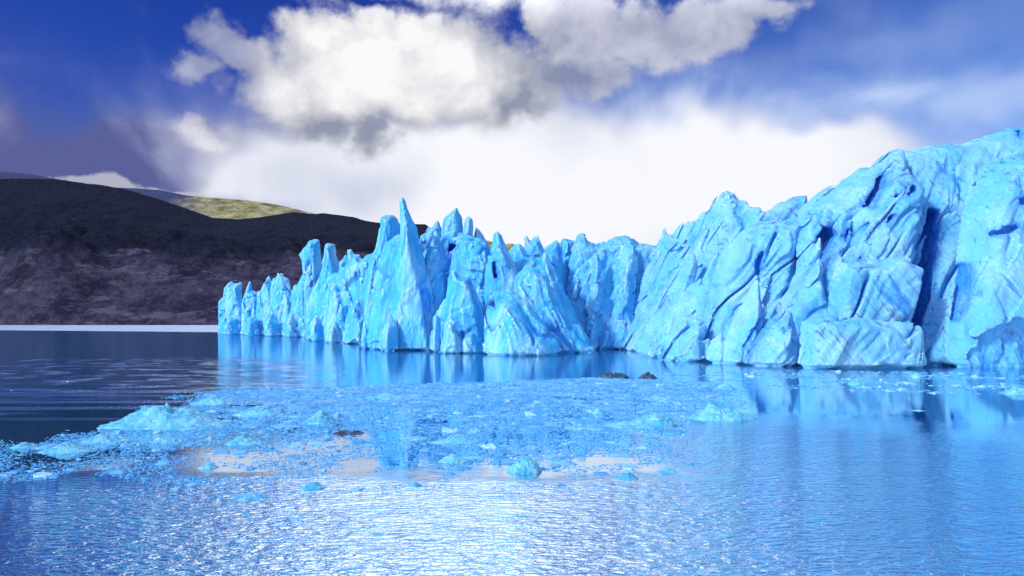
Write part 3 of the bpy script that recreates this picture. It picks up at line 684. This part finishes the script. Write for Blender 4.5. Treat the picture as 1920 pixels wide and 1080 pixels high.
FIELD = [water_pt(*p) for p in [(-260,835),(0,822),(60,832),(110,812),(180,812),(250,780),(318,742),(352,738),(440,730),(470,726),(700,722),(960,713),(1115,708),(1240,712),(1330,716),(1400,735),(1405,765),(1320,775),(1290,800),(1285,825),(1262,850),(1272,884),(1180,886),(1100,900),(1060,918),(980,925),(930,918),(850,910),(790,915),(740,922),(650,936),(540,934),(420,932),(380,912),(200,902),(0,908),(-260,915)]]
STRIP = [water_pt(*p) for p in [(1190,702),(1330,693),(1500,694),(1700,697),(1920,700),(2100,702),(2100,748),(1920,746),(1850,742),(1700,736),(1500,733),(1400,738),(1300,725),(1200,712)]]
HOLES = [[water_pt(*p) for p in h] for h in [
 [(520,902),(590,897),(650,880),(700,868),(712,905),(700,912),(640,916),(610,925),(520,925)], [(712,905),(716,880),(770,880),(762,910)], [(768,906),(772,885),(800,880),(835,884),(800,908)],
 [(855,908),(866,885),(900,874),(950,872),(1005,895),(985,908),(930,912)], [(365,884),(380,870),(440,880),(510,880),(515,890),(450,900),(400,898)],
 [(85,905),(110,895),(160,880),(185,884),(140,902)], [(1075,866),(1090,858),(1185,856),(1190,866),(1110,872)], [(345,892),(350,880),(372,882),(376,893)], [(1010,880),(1060,892),(1040,908),(1000,905)],
 [(280,745),(350,750),(330,770),(300,765)], [(440,862),(470,858),(465,868)], [(640,868),(670,862),(700,868),(660,874)]]]

rng = np.random.default_rng(7)
def scatter(n, field, dens, size, hfac, lo=None):
    P = np.array(field); out = []
    x0, y0 = P.min(0); x1, y1 = P.max(0)
    x = rng.uniform(x0 - 5, x1 + 5, n); y = rng.uniform(y0 - 3, y1 + 3, n)
    return x, y

def field_prob(x, y):
    d = poly_sdf(FIELD, x, y)
    n = fbm(x / 9, y / 9, x * 0, 4, 3, .6); nn = fbm(x / 2.2, y / 2.2, x * 0, 4, 8, .6)
    p = np.clip((d + 1.2 * n + .9 * nn) / 1.3 + .15, 0, 1)
    p *= np.where(y > 78, np.clip(.45 + d / 7 + .5 * nn, .2, 1), 1)
    for h in HOLES:
        dh = poly_sdf(h, x, y)
        p *= np.clip(1 - (dh + .35 + .45 * nn) / .3, 0, 1)
    # thinner towards the near right, where blue water shows between the pieces
    p *= np.clip(.86 + 1.0 * fbm(x / 5, y / 7, x * 0, 3, 61, .6), .15, 1)
    p *= np.clip(1.0 + .35 * nn - np.clip((x - 16) / 16, 0, .35), 0, 1)
    return p
def plates_prob(x, y):
    return field_prob(x, y) * np.clip(fbm(x / 6, y / 6, x * 0, 3, 51) * 2 + .4, 0, 1)
def strip_prob(x, y):
    d = poly_sdf(STRIP, x, y)
    n = fbm(x / 12, y / 7, x * 0, 4, 23, .6)
    return np.clip((d / 2 + .3), 0, 1) * np.clip(n * 1.6 + .15, 0, 1) * .8

def chunk_mesh(x, y, s, hgt, flat):
    """One faceted lump per point, all in one vertex array."""
    n = len(x); k = 7
    a = np.linspace(0, 2 * math.pi, k, endpoint=False)[None, :] + rng.uniform(0, 6.28, (n, 1)) + rng.uniform(-.35, .35, (n, k))
    rot = rng.uniform(0, 3.14, (n, 1)); el = rng.uniform(.45, 1., (n, 1))
    def ring(rad, z):
        u = np.cos(a) * rad; w = np.sin(a) * rad * el
        X_ = x[:, None] + u * np.cos(rot) - w * np.sin(rot); Y_ = y[:, None] + u * np.sin(rot) + w * np.cos(rot)
        return np.stack([X_, Y_, z + 0 * X_], -1)
    r0 = s[:, None] * rng.uniform(.75, 1.15, (n, k)); r1 = r0 * rng.uniform(.55, .92, (n, k))
    tilt = rng.uniform(-.5, .5, (n, 1)) * np.cos(a)
    R0 = ring(r0, -.03 * np.ones((n, 1))); R1 = ring(r1, hgt[:, None] * (rng.uniform(.5, 1., (n, k)) + tilt))
    top = np.stack([x + s * rng.uniform(-.2, .2, n), y + s * rng.uniform(-.2, .2, n), hgt * rng.uniform(.8, 1.3, n)], -1)[:, None]
    V_ = np.concatenate([R0, R1, top], 1).reshape(-1, 3)
    m = 2 * k + 1; j = np.arange(k); j2 = (j + 1) % k
    tri = np.concatenate([np.stack([j, j2, k + j2], 1), np.stack([j, k + j2, k + j], 1), np.stack([k + j, k + j2, 0 * j + 2 * k], 1)])
    T = (tri[None] + (np.arange(n) * m)[:, None, None]).reshape(-1, 3)
    return V_, T, m

xs, ys, ss, hs = [], [], [], []
for n, f, pr, smin, smax in ((180000, FIELD, field_prob, .06, .20), (9000, FIELD, field_prob, .16, .42), (5200, FIELD, plates_prob, .35, 1.2), (120000, FIELD, lambda a, b: field_prob(a, b) * (b < 62), .07, .15), (14000, STRIP, strip_prob, .10, .38)):
    x, y = scatter(n, f, None, None, None)
    keep = rng.uniform(0, 1, len(x)) < pr(x, y); x, y = x[keep], y[keep]
    s = smin + (smax - smin) * rng.uniform(0, 1, len(x)) ** 2.2
    s *= np.clip(y / 60, .55, 1.5)
    xs.append(x); ys.append(y); ss.append(s); hs.append(np.minimum(s * rng.uniform(.05, .2, len(x)), .07) + .008)
x = np.concatenate(xs); y = np.concatenate(ys); s = np.concatenate(ss); h = np.concatenate(hs)
V_, T, m = chunk_mesh(x, y, s, h, None)
tone = np.repeat(np.clip(rng.uniform(0, 1, len(x)) ** 1.6 + .25 * noise(x / 3, y / 3, x * 0, 4), 0, 1), m)
tag(mesh_obj('brash_ice', V_, T, M_brash, smooth=False, attrs={'tone': tone}), kind='stuff')
print('brash pieces', len(x))

# ---- single ice chunks big enough to point at
templates = []
for i in range(7):
    v, t, _ = chunk_mesh(np.zeros(1), np.zeros(1), np.array([1.]), np.array([.5]), None)
    # one round of finer facets
    f = [tuple(q) for q in t]
    me = bpy.data.meshes.new('ice_chunk'); me.from_pydata([tuple(q) for q in v], [], f); me.update()
    import bmesh
    bm = bmesh.new(); bm.from_mesh(me); bmesh.ops.subdivide_edges(bm, edges=bm.edges[:], cuts=2, use_grid_fill=True)
    co = np.array([q.co[:] for q in bm.verts])
    dn = fbm(co[:, 0] * 2.2, co[:, 1] * 2.2, co[:, 2] * 2.2, 3, 40 + i) * .11 + facets(co[:, 0] * 1.8, co[:, 1] * 1.8, co[:, 2] * 1.8, i) * .25
    for q, d in zip(bm.verts, dn):
        q.co.z += max(0, q.co.z + .05) / .3 * d if q.co.z > 0 else 0; q.co.x *= 1 + d * .5; q.co.y *= 1 + d * .4
    bm.to_mesh(me); bm.free(); me.materials.append(M_chunk); templates.append(me)
placed = 0
def place_chunks(n, field, prob, smin, smax, label, group):
    global placed
    k = 0; first = None
    while k < n:
        P = np.array(field); x0, y0 = P.min(0); x1, y1 = P.max(0)
        xx = rng.uniform(x0 - 1, x1 + 1, 60); yy = rng.uniform(y0 - 1, y1, 60)
        px = CX + F_PX * xx / yy
        ok = (rng.uniform(0, 1, 60) < prob(xx, yy)) & (px > -20) & (px < 1940)
        for X_, Y_ in zip(xx[ok], yy[ok]):
            if k >= n: break
            s_ = smin + (smax - smin) * rng.uniform() ** 2.5
            me = templates[placed % len(templates)]
            o = bpy.data.objects.new('ice_chunk', me); col.objects.link(o)
            o.location = (X_, Y_, -.02); o.rotation_euler = (0, 0, rng.uniform(0, 6.28)); o.scale = (s_, s_ * rng.uniform(.6, 1), s_ * rng.uniform(.25, .6))
            tag(o, label, 'ice chunk', group); k += 1; placed += 1
place_chunks(190, FIELD, lambda a, b: field_prob(a, b) ** 2, .28, .85, 'small faceted blue ice chunk among the dense brash field', 'chunks in the dense brash field')
place_chunks(75, STRIP, strip_prob, .35, 1.0, 'small whitish ice chunk drifting in the thin band below the great cliff', 'chunks in the thin band below the cliff')
# ------------------------------------------------------------------ sky
SUN_AZ, SUN_EL = 238., 36.          # compass degrees from +Y clockwise: behind the viewer's left shoulder
world = bpy.data.worlds.new('World'); scene.world = world; world.use_nodes = True
world.node_tree.nodes.clear()
world.cycles.sampling_method = 'MANUAL'; world.cycles.sample_map_resolution = 256
nt = NT(world.node_tree)
out = nt.n('ShaderNodeOutputWorld'); bg = nt.n('ShaderNodeBackground')
nt.t.links.new(bg.outputs[0], out.inputs[0])
SKY_STR = .1
bg.inputs[1].default_value = SKY_STR
sky = nt.n('ShaderNodeTexSky', sky_type='NISHITA'); sky.sun_disc = False
sky.sun_elevation = math.radians(SUN_EL); sky.sun_rotation = math.radians(SUN_AZ)
D = V(nt, nt.n('ShaderNodeTexCoord').outputs['Generated'])
dx, dy, dz = nt.sep(D)
az = nt.m('ARCTAN2', dx, dy); el = nt.m('ARCSINE', dz)
wn = nt.noise(nt.xyz(az, el), 4.6, 3, .5, 0., '2D', 1)
wx, wy, wz = nt.sep(wn)
def pe(px, py):
    a = math.atan((px - CX) / F_PX); return a, math.atan((HY - py) / F_PX * math.cos(a))
def blob(A, E, px, py, rx, ry, rot=0.):
    a0, e0 = pe(px, py); rx /= F_PX; ry /= F_PX
    u, v = A - a0, E - e0
    if rot:
        c, s = math.cos(rot), math.sin(rot)
        u, v = u * c + v * s, v * c - u * s
    u = u * (1 / rx); v = v * (1 / ry)
    return nt.m('EXPONENT', (u * u + v * v) * -1.)
def blobs(A, E, L):
    r = None
    for b in L:
        q = blob(A, E, *b[:4], *(b[5:6])) * b[4]
        r = q if r is None else r + q
    return r
def shifted(k, sx=0., sy=0.):
    """Warped direction: azimuth and elevation pushed about by the cloud noise."""
    return az + (wx - .5) * k + sx, el + (wy - .5) * k + sy

c_sky = nt.mix(1., sky.outputs[0], (.075, .185, .84), 'MULTIPLY')
c_sky = nt.mix(nt.ramp(el, .05, .50), nt.mix(1., c_sky, (1.7, 1.75, 1.25), 'MULTIPLY'), c_sky)
c_sky = nt.mix(nt.ramp(az, -.1, .6), c_sky, nt.mix(1., c_sky, (3.4, 2.3, 1.25), 'MULTIPLY'))
c_sky = nt.mix(nt.ramp(el, .40, .60), c_sky, nt.mix(1., c_sky, (3.4, 3.2, 1.9), 'MULTIPLY'))
K = 1 / SKY_STR / 2 ** EXPOSURE
def cc(r, g, b, s=1.): return tuple(q * K * s for q in lin(r, g, b))

# 1. thin veils: streaked, over the right half and low down
Q = nt.xyz(az, el)
st = nt.noise(nt.mapping(Q, scale=(1.2, 4.5, 1), rot=(0, 0, -.25)), 2.2, 5, .58, .4, '2D')
st2 = nt.noise(Q, 4.2, 5, .56, .3, '2D')
A, E = shifted(.22)
veil = blobs(A, E, [(1300, 250, 330, 80, .8), (1780, 235, 260, 50, .8, -.1), (1150, 180, 240, 70, .5), (1900, 60, 200, 60, .12), (1620, 110, 240, 40, .22, .1), (200, 290, 260, 45, .2)])
veil_a = (veil * nt.ramp(st * .6 + st2 * .4, .30, .62, .25, 1.)).clamp() * .95
c = nt.mix(veil_a, c_sky, cc(190, 212, 252))
# grey lilac bank above the hill
A, E = shifted(.12)
lil = blobs(A, E, [(60, 310, 350, 62, 1.15), (400, 310, 200, 50, 1.0), (-300, 260, 350, 120, 1.1)])
c = nt.mix((lil * nt.ramp(st2, .25, .6, .65, 1.)).clamp() * .97, c, nt.mix(nt.ramp(st2, .4, .62), cc(92, 98, 152), cc(132, 138, 182)))
# 2. bright low cloud behind the ice
A, E = shifted(.16)
low = blobs(A, E, [(820, 420, 330, 130, 1.3), (1130, 370, 330, 130, 1.4), (1000, 280, 240, 90, .9), (1380, 390, 220, 75, 1.1), (1580, 350, 190, 52, 1.0), (740, 310, 170, 52, .75), (560, 355, 150, 42, .7), (430, 355, 110, 22, .4)])
low = low + (st2 - .5) * .9 + (wz - .5) * .5
low_a = nt.ramp(low, .10, 1.25)
lowc = nt.mix(nt.ramp(nt.noise(Q, 3.2, 4, .5, .2, '2D') + blobs(az, el, [(560, 330, 220, 90, -.20), (690, 370, 120, 50, -.14), (1180, 370, 380, 120, .16)]), .22, .62), cc(200, 207, 228), cc(240, 241, 247, 1.08))
c = nt.mix(low_a, c, lowc)
# torn shreds of cloud on the hill's skyline
A, E = shifted(.035)
shr = blobs(A, E, [(185, 338, 42, 18, .85), (120, 334, 60, 9, .6), (300, 358, 60, 10, .7), (345, 362, 50, 9, .6)]) + 1.4 * (nt.noise(Q, 24., 4, .6, 0., '2D') - .5) * .8
c = nt.mix(nt.ramp(shr, .42, .8) * .8, c, cc(190, 192, 205))
# 3. the big cumulus, its arm to the upper right and the small puffs
CU = [(720, 145, 205, 105, 1.25), (592, 70, 62, 55, 1.0), (705, 65, 70, 55, 1.05), (790, 75, 80, 55, 1.0), (545, 185, 85, 75, 1.0), (590, 230, 100, 52, 1.0), (695, 255, 70, 52, 1.05), (860, 130, 110, 85, 1.1), (935, 150, 80, 85, 1.05),
      (1005, 165, 65, 60, .95), (1030, 20, 50, 80, .85), (1070, 115, 95, 65, 1.0), (1100, 45, 70, 65, .85), (1190, 75, 120, 62, .92), (1300, 50, 120, 50, .88), (1400, 20, 100, 34, .80), (1470, 10, 50, 30, .7), (445, 90, 85, 45, .85), (480, 130, 50, 50, .6), (365, 135, 55, 36, .8), (372, 252, 72, 28, .98),
      (1120, 150, 100, 36, .75), (430, 165, 60, 30, .5),
      (840, -160, 440, 120, 1.3), (800, -420, 460, 220, 1.25), (800, -900, 500, 300, 1.1)]  # unseen cloud added above the view so the near water reflects white
def bmax(A, E, L):
    r = None
    for b_ in L:
        q = blob(A, E, *b_[:4]) * b_[4]
        r = q if r is None else nt.m('SMOOTH_MAX', r, q, .16)
    return r
S2 = nt.xyz(az, el * 1.15)
cn = nt.noise(S2, 9., 8, .60, .1, '2D')
cn2 = nt.noise(nt.xyz(az + .012, el * 1.15 + .030), 9., 4, .5, .15, '2D')
w2 = nt.sep(nt.noise(S2, 13., 5, .55, 0., '2D', 1))
A, E = az + (w2[0] - .5) * .075, el + (w2[1] - .5) * .065
d0 = bmax(A, E, CU) + (cn - .5) * .80
edge_soft = nt.ramp(el, .20, .31, 1.05, .62)          # torn and soft below, crisp on top
a_cu = nt.ramp((d0 - .24) / (edge_soft - .24), 0., 1.)
thin = 1. - nt.ramp(az, -.30, -.36) * .45 - nt.ramp(az, .0, .10) * .28
relief = (cn - cn2) * 1.5
shade = blobs(az + (w2[0] - .5) * .05, el + (w2[1] - .5) * .04, [(625, 245, 110, 34, .85), (700, 272, 60, 34, .8), (990, 200, 60, 60, .62), (950, 130, 60, 90, .3), (1120, 150, 110, 30, .5), (1050, 60, 60, 80, .3), (880, 225, 110, 26, .3), (778, 125, 26, 26, .3), (430, 120, 120, 60, .35), (1300, 60, 200, 30, .3)])
core = nt.ramp(d0, .55, 1.25)
gl_ = (core * .36 + .58 + relief * .55 - shade * .9).clamp()
ccol = nt.mix(nt.ramp(gl_, .0, .9, 0., 1., False), cc(146, 152, 174), cc(252, 251, 252, .99))
up = nt.ramp(el, .37, .48)  # the added cloud above the view is brightened for the water's sheen
c = nt.mix(a_cu * thin, c, nt.mix(up, ccol, cc(243, 246, 253, 2.35)))
# 4. the rest of the sky, outside the photograph: broken bright cloud added overhead and behind the viewer to light the ice
rest = nt.noise(D, 1.9, 7, .55, .3)
back = nt.ramp(dy, .35, -.25) 
over = nt.ramp(el, .75, 1.15)
rc = nt.mix(nt.ramp(nt.noise(D, 3., 5, .5), .35, .65), cc(165, 185, 225, .9), cc(245, 248, 255, 1.15))
c = nt.mix(back.max(over) * nt.ramp(rest, .36, .60) * .9, c, rc)
nt.t.links.new(c.s, bg.inputs[0])

sd = bpy.data.lights.new('sun', 'SUN'); sd.energy = 2.8; sd.angle = math.radians(8.); sd.color = (1., .97, .93)
so = bpy.data.objects.new('sun', sd); col.objects.link(so)
from mathutils import Vector
sa, se = math.radians(SUN_AZ), math.radians(SUN_EL)
to_sun = Vector((math.sin(sa) * math.cos(se), math.cos(sa) * math.cos(se), math.sin(se)))
so.rotation_euler = to_sun.to_track_quat('Z', 'Y').to_euler(); so.location = (-60, -60, 90)

# ------------------------------------------------------------------ camera and output
cd = bpy.data.cameras.new('camera'); cam = bpy.data.objects.new('camera', cd); col.objects.link(cam)
cd.sensor_width = 36.; cd.lens = 36. * F_PX / 1920.; cd.clip_end = 60000.; cd.clip_start = .5
cam.location = (0, 0, CAM_H); cam.rotation_euler = (math.radians(90), 0, 0)
cd.shift_y = (606 - 540) / 1920.
scene.camera = cam
vs = scene.view_settings; vs.view_transform = 'Standard'; vs.look = 'None'; vs.gamma = 1.; vs.exposure = EXPOSURE
scene.cycles.max_bounces = 8; scene.cycles.diffuse_bounces = 4; scene.cycles.glossy_bounces = 3
scene.cycles.use_denoising = True
